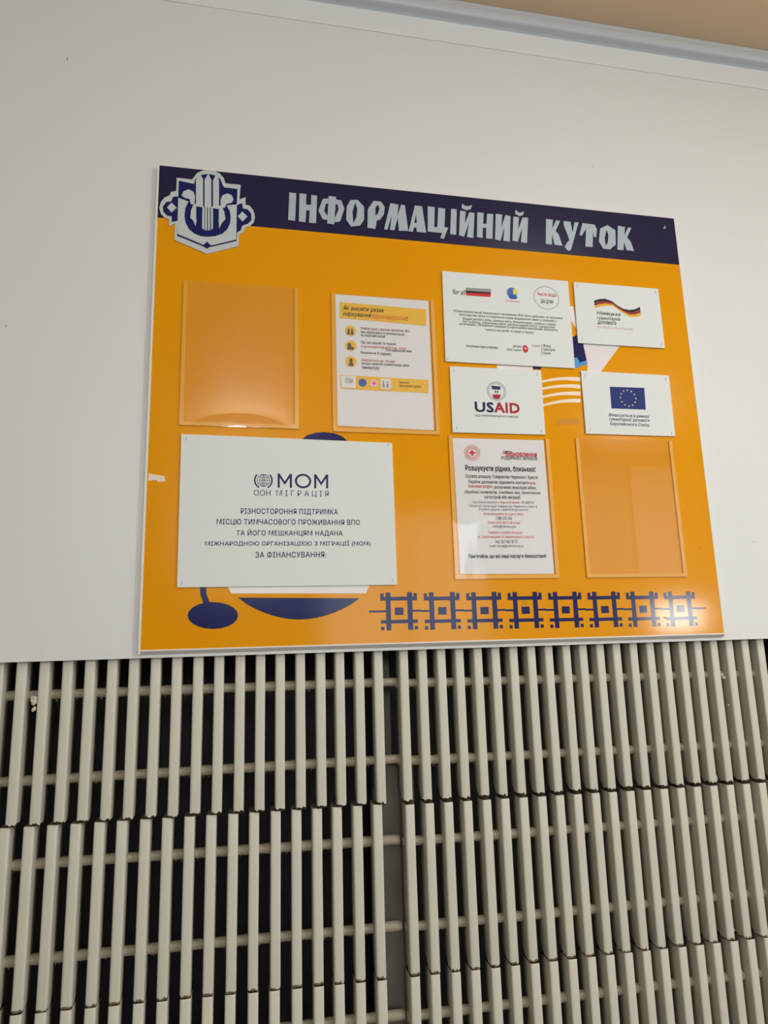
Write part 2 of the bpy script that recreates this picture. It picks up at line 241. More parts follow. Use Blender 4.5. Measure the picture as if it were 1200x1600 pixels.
TEXT_LOGO_SIGN = [('for all','black',1,0.3,643.7,673.8,779.3,11.5),('Облаштування місця тимчасового проживання ВПО було здійснено за підтримки','grey',1,0,642.7,904.9,732,6.9),('Міністерства праці та соціальних справ федеральної землі у співпраці з','grey',1,0,655.9,889.7,723.8,6.9),('фондом допомоги дітям, громадою міста, обласною радою, службою у справах','grey',1,0,663.7,887.5,714.8,6.9),("сім'ї та молоді, управлінням освіти, центром надання послуг, громадською",'grey',1,0,662.7,884.1,707.8,6.9),('організацією. Обладнання передано у користування мешканцям безоплатно','grey',1,0,654.7,890.8,701.5,6.9),('турбота про дітей та сімей в Україні','grey',1,0,714.6,830.3,691.5,6.9),('Висловлюємо подяку та підтримку','grey',1,0,669,743.1,649.7,7.3),('рятуємо','grey',1,0,779.1,798.8,655.1,5.7),('дітей України','grey',1,0,763.2,797.7,647,6.2),('За участі','grey',0,0,824.6,844.4,659.9,6.9),('Фонд','grey',1,0.2,851.7,870.2,661.5,8.6),('турботи дітей','grey',1,0.2,851,880.4,652.2,7.5),('України','grey',1,0.2,850.3,868.8,643.3,6.9),('Чиста вода','red',1,0,847.2,893.4,788.8,10.1),('дім дітям','green',1,0,854.5,884.8,772.2,13),('Мій дім рада','red',0,0,768.2,801.4,766.1,5.8)]
LOGO_SIGN_MARKS = {'bar_grey':[(674.5,791.2),(735.2,792.5),(734.1,784.3),(674.7,783.7)],'bar_dark':[(674.7,783.7),(734.1,784.3),(733.9,780.8),(674.4,778.5)],'bar_red':[(674.4,778.5),(733.9,780.8),(732.6,772.6),(674.1,772.1)],'globe':[(785,784.8),(800,785.9)],'patch':[(787.2,795.2),(797.3,797.4),(798.9,787.3),(789.1,782.2)],'ring':[(869,780.9),(900.4,783.3)],'drop':[(808.1,651.2),(814.9,651.6)],'dropv':[(808.9,663.1)],'divider':[(848.3,666.4),(849.8,666.5),(847.6,637.9),(846.1,637.8)]}
TEXT_FLAG_SIGN = [('Німецька','black',1,0.2,993.3,1053.8,751.9,9.8),('гуманітарна','black',1,0.2,992.2,1051.2,739.3,9.8),('допомога','black',1,0.2,992.3,1040.2,727.7,9.7),('DEUTSCHE HUMANITÄRE HILFE','pink',0,0,991.3,1081.9,717.1,6.3)]
FLAG_BLACK = [(989,783),(1003,788.2),(1018,790.1),(1034.8,785.2),(1048.6,774.5),(1062.8,767.6),(1077.5,765.8),(1092.8,768.6),(1107.4,775.8),(1106.6,768.4),(1092.1,761.9),(1076.9,759.8),(1062.4,763.7),(1048.2,771),(1034.4,781.3),(1017.4,784.2),(1002.4,781.8),(988.4,776.6)]
FLAG_RED = [(989.4,776.7),(1003.4,781.9),(1018.4,784.2),(1035.4,781.3),(1049.2,771.1),(1063.4,763.8),(1077.9,759.9),(1093.1,762),(1107.6,768.4),(1106.8,761),(1092.4,755.3),(1077.3,754),(1063,759.8),(1048.9,767.6),(1035,777.4),(1017.8,778.3),(1002.8,775.5),(988.8,770.3)]
FLAG_GOLD = [(989.8,770.4),(1003.8,775.6),(1018.8,778.4),(1036,777.5),(1049.9,767.7),(1064,759.9),(1078.3,754),(1093.4,755.3),(1107.8,761),(1107,753.6),(1092.7,748.7),(1077.7,748.1),(1063.5,755.9),(1049.5,764.2),(1035.6,773.5),(1018.2,772.5),(1003.1,769.2),(989.2,764)]
TEXT_SEAL_SIGN = [('US','navydark',2,0,681.4,723,508.7,23.4),('AID','crimson',2,0,725.8,783.7,509.2,23.6),('ВІД АМЕРИКАНСЬКОГО НАРОДУ','grey',1,0,681.7,780.8,488.7,5.8)]
SEAL = [(732.8,546.8),(755.3,547.9),(721.9,559.4),(743,558.3),(741.5,550.8),(722.5,551),(722.8,539.4),(742.8,539.3),(737.9,528.5),(725.3,529)]
TEXT_UNION_SIGN = [('Фінансується в рамках','navy',1,0.15,998.8,1100.5,501.8,8.9),('гуманітарної допомоги','navy',1,0.15,998.7,1100,491.9,8.8),('Європейського Союзу','navy',1,0.15,1000.4,1098.8,481,8.8)]
UNION_FLAG = [(1008.1,570.4),(1095.7,571.6),(1093.6,518.6),(1007.2,518.1),(1051.7,544.8),(1071,545.6)]
TEXT_POSTER = [('Як знизити ризик','black',1,0.2,395.1,484.9,722,12.2),('інфікування','black',1,0.2,394.9,455.9,708.5,12.1),('коронавірусом','orange',1,0.2,457.7,534.6,707.4,12.2),('!','black',1,0.2,535.4,538,707.2,9.5),('Мийте руки з милом протягом 20 с','greyred',1,0,432.7,541.5,677.7,6.6),('або обробляйте їх антисептиком','grey',1,0,432.5,529.3,669,6.6),('на спиртовій основі','grey',1,0,432.4,485.9,661.5,6.6),('Під час кашлю та чхання','grey',1,0,432,508.8,645.4,6.5),('прикривайте ніс','pinkred',1,0,432.8,532.2,636,6.5),('та рот серветкою або ліктем','grey',1,0,486.3,543.7,630.6,6.6),('Викиньте її одразу','grey',1,0,431.5,499,621.6,6.5),('Зверніться до лікаря','pinkred',1,0,432.9,505,604.8,6.5),('якщо маєте симптоми або','grey',1,0,432.8,537.3,597.3,6.5),('температуру','grey',1,0,432.5,470.9,586.8,6.4),('МОЗ України','grey',0,0,396.6,412.4,555.9,15.8),('Гаряча лінія','dkgold',1,0,513.8,534.6,557.6,5.9),('Маєте питання? Дзвоніть','dkgold',1,0,513.6,562.3,550,7)]
POSTER_MARKS = {'top':[(387.6,736.1),(581,732.7),(580.2,693.4),(387,699)],'bottom':[(386,568.8),(579.5,567),(578.2,536.3),(387,538.1)],'c1':[(410,670.6),(422.3,671.4)],'c2':[(409.9,636),(422.1,636.7)],'c3':[(409.7,600),(421.9,600.7)],'box':[(388,567.6),(419.5,567.1),(418.9,540.6),(388.8,540.8)],'blue':[(433.6,553.5),(442.5,553.9)],'pink':[(458.5,553.1),(467.2,553.5)],'box2':[(473.1,564.4),(496,564.5),(495.3,541.6),(473,541.6)]}
TEXT_NOTICE = [('Розшукуєте рідних, близьких!','black',2,0,653,812.2,370.1,14.2),('Служба розшуку Товариства Червоного Хреста','dark',1,0,652.1,816.4,352.4,9.4),('України допомагає відновити контакти','dark',1,0,657.7,795.1,340.4,8.8),('між','red',1,0,797.5,810.8,340.9,6.8),('членами родин','red',1,0,657.2,710.6,329.7,7.7),(', розлучених внаслідок війни,','dark',1,0,711.4,811.4,329.4,8.9),('збройних конфліктів, стихійних лих, техногенних','dark',1,0,648.2,820.9,318.1,8.3),('катастроф або міграції.','dark',1,0,692.1,774,307.5,8.8),('З цим питанням звертайтесь','grey',0,0,663.2,720.5,296.2,6.6),('в будь-який момент','red',0,0,723.1,772.5,296.4,6.7),('на адресу','grey',0,0,775.1,804,296.4,6.2),('Обласної організації Товариства Червоного Хреста','grey',0,0,657.5,810.4,287.7,6.7),("України щодня з дев'ятої до шостої",'grey',0,0,677.4,790.1,280.6,6.7),('Зателефонувати на гарячу лінію','red',0,0,687.3,777.4,270.7,7.2),('0 800 332 656','dark',0,0,714.4,751.4,262.2,6.6),('Написати лист на e-mail','red',0,0,696,768.6,253.1,7.1),('rozshuk@redcross.org.ua','dark',0,0,706.2,758.9,243.9,7.6),('Телефон служби розшуку','red',0,0,695.4,772.4,230.6,7.1),('(м. Хмельницький та Хмельницької області)','red',0,0,671.5,797.3,221.4,7.6),('тел. 067 067 00 73','dark',0,0,710.5,759.9,211.6,7),('e-mail: tracing@redcross.org.ua','dark',0,0,696.3,773,202,7),("Пам'ятайте, що всі наші послуги безкоштовні!",'dark',2,0,650,822.8,180,9.5),('Відновлення','red',2,0,746.1,818.3,404.3,13.3),("РОДИННИХ ЗВ'ЯЗКІВ",'dark',1,0,736,818.4,394.9,8),('Центр','dark',1,0.3,739.7,759.8,408.5,9)]
NOTICE_CROSS = [(669.9,405),(687.7,405.5),(678.9,405.3)]


# ------------------------------------------------------------ the setting
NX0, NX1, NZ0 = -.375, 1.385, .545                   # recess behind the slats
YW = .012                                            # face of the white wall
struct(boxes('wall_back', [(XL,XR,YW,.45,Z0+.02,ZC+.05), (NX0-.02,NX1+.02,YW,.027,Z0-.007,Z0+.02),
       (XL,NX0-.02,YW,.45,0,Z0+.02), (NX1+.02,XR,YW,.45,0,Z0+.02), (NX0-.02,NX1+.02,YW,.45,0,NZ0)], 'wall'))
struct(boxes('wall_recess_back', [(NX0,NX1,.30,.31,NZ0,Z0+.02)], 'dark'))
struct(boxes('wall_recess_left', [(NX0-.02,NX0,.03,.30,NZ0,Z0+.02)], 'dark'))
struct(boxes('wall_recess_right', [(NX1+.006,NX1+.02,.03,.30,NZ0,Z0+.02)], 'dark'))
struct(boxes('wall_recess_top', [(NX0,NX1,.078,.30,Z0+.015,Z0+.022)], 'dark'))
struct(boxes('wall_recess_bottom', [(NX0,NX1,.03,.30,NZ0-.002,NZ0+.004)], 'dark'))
struct(boxes('trim_1', [(.452,.538,.095,.115,NZ0+.004,Z0-.235),(.462,.500,.130,.150,Z0-.235,Z0+.010)], 'batten'))
# cornice: flat strip, then a projecting rounded bead under the ceiling
struct(boxes('trim_2', [(XL,XR,YW-.0018,YW,Z0+1.458,Z0+1.517)], 'trim', None, .0008))
prof = [(YW,1.514),(YW-.003,1.519),(YW-.010,1.522),(YW-.019,1.523),(YW-.0235,1.527),(YW-.025,1.535),(YW-.024,1.546),(YW-.020,1.553),(YW-.018,1.558),(YW-.019,1.565),(YW-.016,1.570),(YW,1.570)]
bm = bmesh.new()
A = [bm.verts.new((XL, y, Z0+z)) for y, z in prof]; B = [bm.verts.new((XR, y, Z0+z)) for y, z in prof]
for i in range(len(prof)-1): bm.faces.new((A[i], B[i], B[i+1], A[i+1]))
bmesh.ops.recalc_face_normals(bm, faces=bm.faces)
struct(from_bm('trim_3', bm, 'trim_grey', None, True))
struct(boxes('ceiling', [(XL-.2,XR+.2,YB-.2,.45,ZC,ZC+.1)], 'ceiling'))
struct(boxes('floor', [(XL-.2,XR+.2,YB-.2,.45,-.1,0)], 'floor'))
struct(boxes('wall_left', [(XL-.2,XL,YB-.2,.45,0,ZC)], 'wall_left'))
q = WIN[0]
struct(boxes('wall_right', [(XR,XR+.2,YB-.2,q['a0'],0,ZC),(XR,XR+.2,q['a1'],.45,0,ZC),(XR,XR+.2,q['a0'],q['a1'],0,q['z0']),(XR,XR+.2,q['a0'],q['a1'],q['z1'],ZC)], 'wall_far'))
q = WIN[1]
struct(boxes('wall_front', [(XL,WIN[3]['a0'],YB-.2,YB,0,ZC),(WIN[3]['a1'],q['a0'],YB-.2,YB,0,ZC),(WIN[3]['a0'],WIN[3]['a1'],YB-.2,YB,0,WIN[3]['z0']),(WIN[3]['a0'],WIN[3]['a1'],YB-.2,YB,WIN[3]['z1'],ZC),(q['a1'],WIN[2]['a0'],YB-.2,YB,0,ZC),(WIN[2]['a1'],XR,YB-.2,YB,0,ZC),(WIN[2]['a0'],WIN[2]['a1'],YB-.2,YB,0,WIN[2]['z0']),(WIN[2]['a0'],WIN[2]['a1'],YB-.2,YB,WIN[2]['z1'],ZC),(q['a0'],q['a1'],YB-.2,YB,0,q['z0']),(q['a0'],q['a1'],YB-.2,YB,q['z1'],ZC)], 'wall_far'))
def window(n, q):
    a0, a1, z0, z1 = q['a0'], q['a1'], q['z0'], q['z1']; fr = []; am = (a0+a1)/2
    for (u0,u1,v0,v1) in ((a0,a0+.06,z0,z1),(a1-.06,a1,z0,z1),(a0+.06,a1-.06,z0,z0+.06),(a0+.06,a1-.06,z1-.06,z1),(am-.03,am+.03,z0+.06,z1-.06))[:4 if n == 3 else 5]:
        fr.append((XR+.04,XR+.10,u0,u1,v0,v1) if q['side'] == 'right' else (u0,u1,YB-.10,YB-.04,v0,v1))
    w_ = struct(boxes('window_%d' % n, fr, 'trim'))
    g = (XR+.068,XR+.072,a0+.05,a1-.05,z0+.05,z1-.05) if q['side'] == 'right' else (a0+.05,a1-.05,YB-.072,YB-.068,z0+.05,z1-.05)
    boxes('pane', [g], 'glass', w_)
window(1, WIN[0]); window(2, WIN[1]); window(3, WIN[2]); window(4, WIN[3])  # the fourth window is made up, an opening for the added fill light
blind = boxes('added_blind', [(3.52,4.28,YB+.012,YB+.016,2.02,2.93),(3.52,4.28,YB+.002,YB+.045,2.93,2.98)], 'blind')  # unseen blind added as a bright strip for the pocket to reflect
tag(blind, 'white blind added above the corner window behind the camera, giving the pocket a bright reflection', 'blind')
for (lx, ly, _, lw), lb in zip(FILL_LAMPS, ('larger unseen fill lamp added under the ceiling behind the camera, brightening the board wall', 'smaller unseen fill lamp added under the far ceiling, brightening the corner by the blind')):
    cl = empty('added_fill_lamp', (lx,ly,ZC), lb, 'lamp'); h_ = lw/2+.03
    boxes('fill_lamp_housing', [(lx-h_,lx+h_,ly-h_,ly+h_,ZC-.045,ZC-.001)], 'trim', cl, .004)  # housings made up to go with the added fill lamps

# ------------------------------------------------------------ slatted panels
def slat_mesh(k, raw='raw'):
    rnd = random.Random(50+k); wd, dp = .0188, .044
    sec = [(-.5*wd,dp),(-.5*wd,.020),(-.5*wd,.0042),(-.475*wd,.0018),(-.41*wd,.0006),(-.28*wd,.0001),(-.10*wd,0),(0,0),(.10*wd,0),(.28*wd,.0001),(.41*wd,.0005),(.475*wd,.0016),(.5*wd,.0040),(.5*wd,.020),(.5*wd,dp)]
    bm = bmesh.new(); n = len(sec)
    cut = [rnd.uniform(-.0016,.0016) for _ in sec]
    def zat(t, i, y):                                # t 0 bottom .. 1 top; the rear corners of each end are chamfered
        return t
    rings = []
    L = .301
    for lev in range(6):
        r = []
        for i, (x, y) in enumerate(sec):
            ch = max(0, y-.020)*.9
            z = (cut[i]+ch, cut[i]+ch+.0016+rnd.uniform(0,.0034), L*.33, L*.66, L-.002, L)[lev]
            j = rnd.uniform(-.00035,.00035) if lev in (2,3) else 0
            s = .94 if lev in (0,5) else 1
            r.append(bm.verts.new((x*s+j, y+(.0006 if lev in (0,5) and y < .02 else 0), z)))
        rings.append(r)
    for a in range(5):
        for i in range(n):
            f = bm.faces.new((rings[a][i], rings[a][(i+1)%n], rings[a+1][(i+1)%n], rings[a+1][i])); f.smooth = True
            if a == 0: f.material_index = 1; f.smooth = False
    bm.faces.new(rings[0][::-1]).material_index = 1; bm.faces.new(rings[-1]).material_index = 1
    bmesh.ops.recalc_face_normals(bm, faces=bm.faces)
    me = bpy.data.meshes.new('slat'); bm.to_mesh(me); bm.free()
    me.materials.append(M['slat']); me.materials.append(M[raw])
    return me
SM = [slat_mesh(k) for k in range(8)]; SM2 = [slat_mesh(k, 'raw_light') for k in range(8)]
YS = .030
# row, side, right edge of the first slat at the frame's left, pitch, count, first index, bottom line (z at x=0, slope), height, rods, y shift
PAN = [
 ('left', 'upper', -.1966, .03908, 18, -4, lambda x: -.2915-.012*(x+.2), lambda x: .0140, (-.0700,-.2205), -.002),
 ('right','upper',  .5202, .03963, 22, 0, lambda x: -.3000-.0135*(x-.51), lambda x: .0140, (-.0745,-.2265), -.001),
 ('left', 'middle',-.2075, .03923, 18, -3, lambda x: -.5880-.029*(x+.187), lambda x: -.2925-.012*(x+.2), (-.3680,-.5230), .002),
 ('right','middle', .5241, .03947, 22, 0, lambda x: -.6065-.0140*(x-.51), lambda x: -.3045-.0135*(x-.51), (-.3780,-.5320), .001),
 ('left', 'lower', -.1680, .03921, 17, -4, lambda x: -.9-.020*(x+.187), lambda x: -.5888-.029*(x+.187), (-.674,-.830), 0),
 ('right','lower',  .5222, .03991, 21, 0, lambda x: -.912-.0140*(x-.51), lambda x: -.6078-.0140*(x-.51), (-.685,-.838), 0),
]
DESC = {('left','upper'):'upper left panel of cream painted vertical slats under the board',
        ('right','upper'):'upper right panel of cream painted vertical slats under the ornament end of the board',
        ('left','middle'):'middle left panel of cream painted slats, offset below the upper row',
        ('right','middle'):'middle right panel of cream painted slats between two dark joint lines',
        ('left','lower'):'lowest left panel of cream slats at the bottom edge of the photo',
        ('right','lower'):'lowest right panel of cream slats, right of the wide gap'}
for side, row, xe, pitch, cnt, i0, zb, zt, rods, dy in PAN:
    xa = xe+i0*pitch-.0188; xb = xe+(cnt-1)*pitch
    root = empty('slatted_panel', ((xa+xb)/2, YS+dy+.017, Z0+zb((xa+xb)/2)), DESC[(side,row)], 'slatted panel', 'slatted wooden panels')
    for i in range(i0, cnt):
        x = xe+i*pitch-.0094+random.uniform(-.0007,.0007); me = random.choice(SM2 if row == 'middle' else SM)
        o = bpy.data.objects.new('slat', me); COL.objects.link(o); o.parent = root
        z = zb(x)+random.uniform(-.0008,.0008)
        o.scale = (1, 1, (zt(x)-z)/.301)
        o.location = Vector((x, YS+dy+random.uniform(-.0006,.0006), Z0+z))-root.location
        o.rotation_euler = (0, 0, random.uniform(-.02,.02))
    sl = {'upper':-.004,'middle':-.018,'lower':-.020}[row] if side == 'left' else -.0130
    for rz in rods:
        xm = xa if side == 'left' else .51
        bm = bmesh.new(); x0 = xa-.008; x1 = xb+(.037 if side == 'left' else .006)
        if side == 'right': x0 = xa-.004
        N = 60; rg = []
        rr = random.Random(int(-rz*1000))
        for k in range(N+1):
            x = x0+(x1-x0)*k/N; r = .0092+rr.uniform(-.0007,.0009); zc = Z0+rz+sl*(x-(.17 if side == 'left' else .51)) + (0 if side == 'left' else 0)
            rg.append([bm.verts.new((x, YS+dy+.027+r*math.cos(t*math.pi/4), zc+r*math.sin(t*math.pi/4))) for t in range(8)])
        for k in range(N):
            for t in range(8): bm.faces.new((rg[k][t], rg[k][(t+1)%8], rg[k+1][(t+1)%8], rg[k+1][t])).smooth = True
        bm.faces.new(rg[0]); bm.faces.new(rg[-1][::-1])
        # dried paint drips hanging under the rod
        for k in range(int((x1-x0)/.012)):
            x = x0+.004+(x1-x0-.008)*rr.random(); zc = Z0+rz+sl*(x-(.17 if side == 'left' else .51))-.0085; h = rr.uniform(.002,.006)
            b3 = [bm.verts.new((x+.0011*math.cos(a_), YS+dy+.027+.0011*math.sin(a_), zc)) for a_ in (0,2.1,4.2)]; tp = bm.verts.new((x,YS+dy+.027,zc-h))
            for t in range(3): bm.faces.new((b3[t], b3[(t+1)%3], tp))
        bmesh.ops.recalc_face_normals(bm, faces=bm.faces)
        from_bm('rod', bm, 'rod', root)
    if row == 'upper':                               # lumps of old plaster caught between slats
        pts = [(-.183,-.078,.006,5),(-.181,-.093,.004,3)] if side == 'left' else [(1.240,-.086,.0050,2),(1.246,-.150,.0025,1)]
        for bx, bz, r, n in pts:
            bm = bmesh.new()
            for j in range(n):
                bmesh.ops.create_icosphere(bm, subdivisions=1, radius=r*random.uniform(.6,1), matrix=Matrix.Translation((bx+random.uniform(-r,r)*.6, YS+dy+.004+.004*random.random(), Z0+bz+random.uniform(-r,r))))
            tag(from_bm('plaster_lump', bm, 'blob', root, True), 'pale lump of plaster')

# ------------------------------------------------------------ the notice board
BW, BH = 1.2323, 1.0270
board = empty('notice_board', (BW/2, .006, Z0), 'large yellow notice board with a purple heading band and silver city emblem', 'notice board')
def bp(z): return z*1000
boxes('panel', [(0,BW,.0006,.0115,Z0+.0078,Z0+BH)], 'edge', board, .0006)
plate('yellow_sheet', [[(3.5,8),(1229.5,8),(1229.5,901),(3.5,901)]], 0, .0006, 'yellow', board)
plate('heading_band', [[(3.5,901),(1229.5,899),(1229.5,1025),(3.5,1025)]], -.0002, .0006, 'purple', board)
plate('edge_strip', [rect(0,4,0,1027)], -.0008, .0007, 'edge', board)
bm = bmesh.new(); pr = [(-.0008,.0080),(-.0012,.0066),(-.0008,.0052),(.0105,-.0012),(.0115,.0080)]      # lower lip: slopes back towards the wall
E0 = [bm.verts.new((.0005, y, Z0+z)) for y, z in pr]; E1 = [bm.verts.new((BW-.0005, y, Z0+z)) for y, z in pr]
for i in range(5): bm.faces.new((E0[i], E0[(i+1)%5], E1[(i+1)%5], E1[i]))
bm.faces.new(E0); bm.faces.new(E1[::-1]); bmesh.ops.recalc_face_normals(bm, faces=bm.faces); from_bm('edge_strip', bm, 'edge', board)
plate('edge_strip', [rect(1229.5,1232.3,0,1027)], -.0006, .0007, 'edge', board)
plate('edge_strip', [rect(4,1229,1025,1027)], -.0006, .0007, 'edge', board)
for lt in HEADER_LETTERS: plate('heading_letter', [lt], -.0012, -.0002, 'silver', board)
em = plate('emblem', [EMBLEM_OUTLINE], -.0022, 0, 'emblem_silver', board); tag(em, 'silver and navy city emblem with shield and side medallions')
plate('emblem_field', [EMBLEM_FIELD], -.0026, -.0022, 'navyprint', em)
plate('emblem_shield', EMBLEM_SHIELD, -.0030, -.0026, 'emblem_silver', em)
plate('emblem_figures', EMBLEM_FIGURES[:-1], -.0036, -.0026, 'emblem_silver', em)
plate('emblem_star', EMBLEM_FIGURES[-1:], -.0032, -.0030, 'navyprint', em)
orn = []
for k in range(8):
    c = 498+k*(1130-498)/7; z = 70-k*1.0
    orn += [rect(c-27,c-17,z-37.5,z+38), rect(c+17.5,c+28,z-37.5,z+38), rect(c-9,c+9,z-7.5,z+7.5)]
    orn += [rect(c-38,c-27,z+21.5,z+29), rect(c-17,c+17.5,z+21.5,z+29), rect(c+28,c+38,z+21.5,z+29)]
    orn += [rect(c-38,c-27,z-24,z-17), rect(c-17,c+17.5,z-24,z-17), rect(c+28,c+38,z-24,z-17)]
    for sx in (-1, 1):
        for sz in (-1, 1): u = c+sx*34.5; v = z+sz*33; orn.append(rect(u-3.5,u+3.5,v-4,v+3))
    orn.append(rect(c-62 if k == 0 else c-45.2, c-27, z-1.5, z+2.5)); orn.append(rect(c+28, c+62 if k == 7 else c+45.2, z-1.5, z+2.5))
tag(plate('woven_ornament', orn, -.0002, None, 'navyprint', board), 'navy embroidery pattern band along the lower right edge')
for i_, p_ in enumerate(PICTURE_WHITE): plate('printed_picture', [p_], -.0002, None, 'whiteprint' if i_ < 4 else 'cream', board)
for i_, p_ in enumerate(PICTURE_NAVY): plate('printed_picture', [p_], -.0003-.00003*i_, None, 'navyprint', board)
plate('printed_picture', PICTURE_SKY, -.0006, None, 'sky', board)
plate('faded_mark', PICTURE_STAINS[:1], -.00015, None, 'stain', board)
plate('peeled_patch', [[(6,346),(36,341),(39,331),(24,329),(22,333),(6,331)]], -.0003, None, 'peel', board)
plate('pin_scar', [ell(1200,996,3,2,8), ell(1203,999,2,1.3,8)], -.0006, -.0002, 'silvergrey', board)
plate('pin_scar', [ell(1202,1001,1.2,1,6)], -.0008, -.0002, 'peel', board)

for sx0, sz0, a_, b_ in ((1217,288,5,1.5),(1221,229,4,1),(1194,197,1.5,5),(768,85,5,8),(1091,45,6,2),(130,235,1,5),(700,30,5,1)):
    plate('scuff_mark', [ell(sx0,sz0,a_,b_,7)], -.00015, None, 'stain', board)
wb = bpy.data.objects['wall_back']
for sx0, sz0, a_, b_ in ((-197,1271,1.2,5),(1345,213,1,2),(-274,643,1,3),(1266,163,.8,1.2),(1030,1157,1,4)):
    bm = bmesh.new(); shape(bm, [ell(sx0,sz0,a_,b_,7)], YW-.0002, None); from_bm('scuff_mark', bm, 'lightgrey', wb)

# ------------------------------------------------------------ signs screwed to the board
def sign(label, corners, loops_staples, group='white sign plates on the notice board'):
    xm = (corners[0][0]+corners[1][0])/2000; zm = min(c[1] for c in corners)/1000
    r = empty('sign_plate', (xm, 0, Z0+zm), label, 'sign', group)
    p = plate('plate', [corners], -.0044, -.0009, 'card', r)
    for u, v in loops_staples:
        plate('staple', [[(u-.8,v-4),(u+.1,v-4),(u+1.6,v+3.5),(u+.7,v+3.5)]], -.0050, -.0042, 'steel', r)
    return r
def corners(x0, x1, z0, z1, d=9): return [(x0+d,z0+d),(x1-d,z0+d),(x0+d,z1-d),(x1-d,z1-d)]
YT = -.0046
# the big one
s1 = sign('largest white sign plate, lower left, with navy lettering and a round globe logo', [(66.5,123),(494.5,123),(493.5,421),(66,427)], corners(66,494,123,426))
lettering(TEXT_BIG_SIGN[1:], YT, s1, 1.0)
_, _, _, _, u0, u1, uz, uh = TEXT_BIG_SIGN[0]; zb_, zt_ = uz-uh*.46, uz+uh*.46
def em_(x): return [(x,zb_),(x+4.3,zb_),(x+4.3,zt_-8),(x+14.2,zb_+6),(x+24.3,zt_-8),(x+24.3,zb_),(x+28.6,zb_),(x+28.6,zt_),(x+24.6,zt_),(x+14.2,zb_+13),(x+4.0,zt_),(x,zt_)]
plate('lettering', [em_(u0)], YT, None, 'navy', s1); plate('lettering', [em_(u1-28.6)], YT, None, 'navy', s1)
plate('lettering', [[ell((u0+u1)/2,uz,16.6,(zt_-zb_)/2+.5,32), ell((u0+u1)/2,uz,12.4,(zt_-zb_)/2-3.6,32)]], YT, None, 'navy', s1)
gx, gz = BIG_SIGN_LOGO[0]; gr = BIG_SIGN_LOGO[1][0]-gx
lg = [ring(gx,gz,gr*.70,1.0)]
for f_ in (.25,.6): lg.append([ell(gx,gz,gr*.70*f_,gr*.70), ell(gx,gz,gr*.70*f_-.9,gr*.70-.9)])
lg += [rect(gx-gr*.66,gx+gr*.66,gz-.4,gz+.5), rect(gx-gr*.56,gx+gr*.56,gz+gr*.32,gz+gr*.32+.8), rect(gx-gr*.56,gx+gr*.56,gz-gr*.36,gz-gr*.36+.8), rect(gx-.45,gx+.45,gz-gr*.66,gz+gr*.66)]
for sgn in (-1, 1):
    lg.append([(gx+sgn*gr*math.cos(math.radians(t)), gz+gr*math.sin(math.radians(t))) for t in range(-62,50,8)]+[(gx+sgn*gr*(.84+.0*t)*math.cos(math.radians(t)), gz+gr*.86*math.sin(math.radians(t))) for t in range(44,-64,-8)])
plate('globe_logo', lg, YT, None, 'navy', s1)
# text card with three logos
s2 = sign('white sign plate with three coloured logos above a long grey paragraph', [(619,611),(925.5,611),(927,828),(621,828)], [(624,617)])
lettering(TEXT_LOGO_SIGN, YT, s2, 1.05)
D = LOGO_SIGN_MARKS
plate('logo_bar', [D['bar_grey'], D['bar_dark'], D['bar_red']], YT-.0001, None, ['lightgrey','black','red'], s2, [0,1,2])
g0, g1 = D['globe']; r_ = g1[0]-g0[0]; d0, d1 = D['drop']; dr = d1[0]-d0[0]
plate('globe_logo', [ell(g0[0],g0[1]+2,r_*.8,r_*.9), D['patch'], ell(g0[0]+2,g0[1]-r_*.55,r_*.7,r_*.35)], YT-.0001, None, ['globeblue','lemon','blue'], s2, [0,1,2])
c0, c1 = D['ring']; plate('ring_logo', [ring(c0[0],c0[1],c1[0]-c0[0],1.0,(c1[0]-c0[0])*.92)], YT, None, 'brown', s2)
plate('round_logo', [[ell(d0[0],d0[1],dr,dr*1.35), ell(d0[0]+.6,d0[1]+1.5,dr*.35,dr*.35,10)], D['divider']], YT, None, ['red','lightgrey'], s2, [0,1])
# flag ribbon card
s3 = sign('white sign plate with a waving black, red and gold ribbon, upper right', [(939,674),(1161,674),(1161,827),(941,827)], corners(940,1161,674,827))
lettering(TEXT_FLAG_SIGN, YT, s3, 1.05)
plate('ribbon_logo', [FLAG_BLACK, FLAG_RED, FLAG_GOLD], YT, None, ['black','flagred','gold'], s3, [0,1,2])
# seal card
s4 = sign('white sign plate with round grey seal over large navy and red capitals', [(627.5,449),(841,450.5),(842,601),(628,600)], corners(628,841,450,600))
lettering(TEXT_SEAL_SIGN, YT, s4, .95)
sx_, sz_ = SEAL[0]; sr = SEAL[1][0]-sx_
plate('seal', [ring(sx_,sz_,sr,3.0), ring(sx_,sz_,sr*.8,.8), [SEAL[2],SEAL[3],SEAL[4],SEAL[5]], [SEAL[6],SEAL[7],SEAL[8],SEAL[9]], rect(sx_-4,sx_-1,sz_-4,sz_+2), rect(sx_+1,sx_+4,sz_-4,sz_+2)],
      YT, None, ['silvergrey','grey','navy','crimson'], s4, [0,1,2,3,1,1])
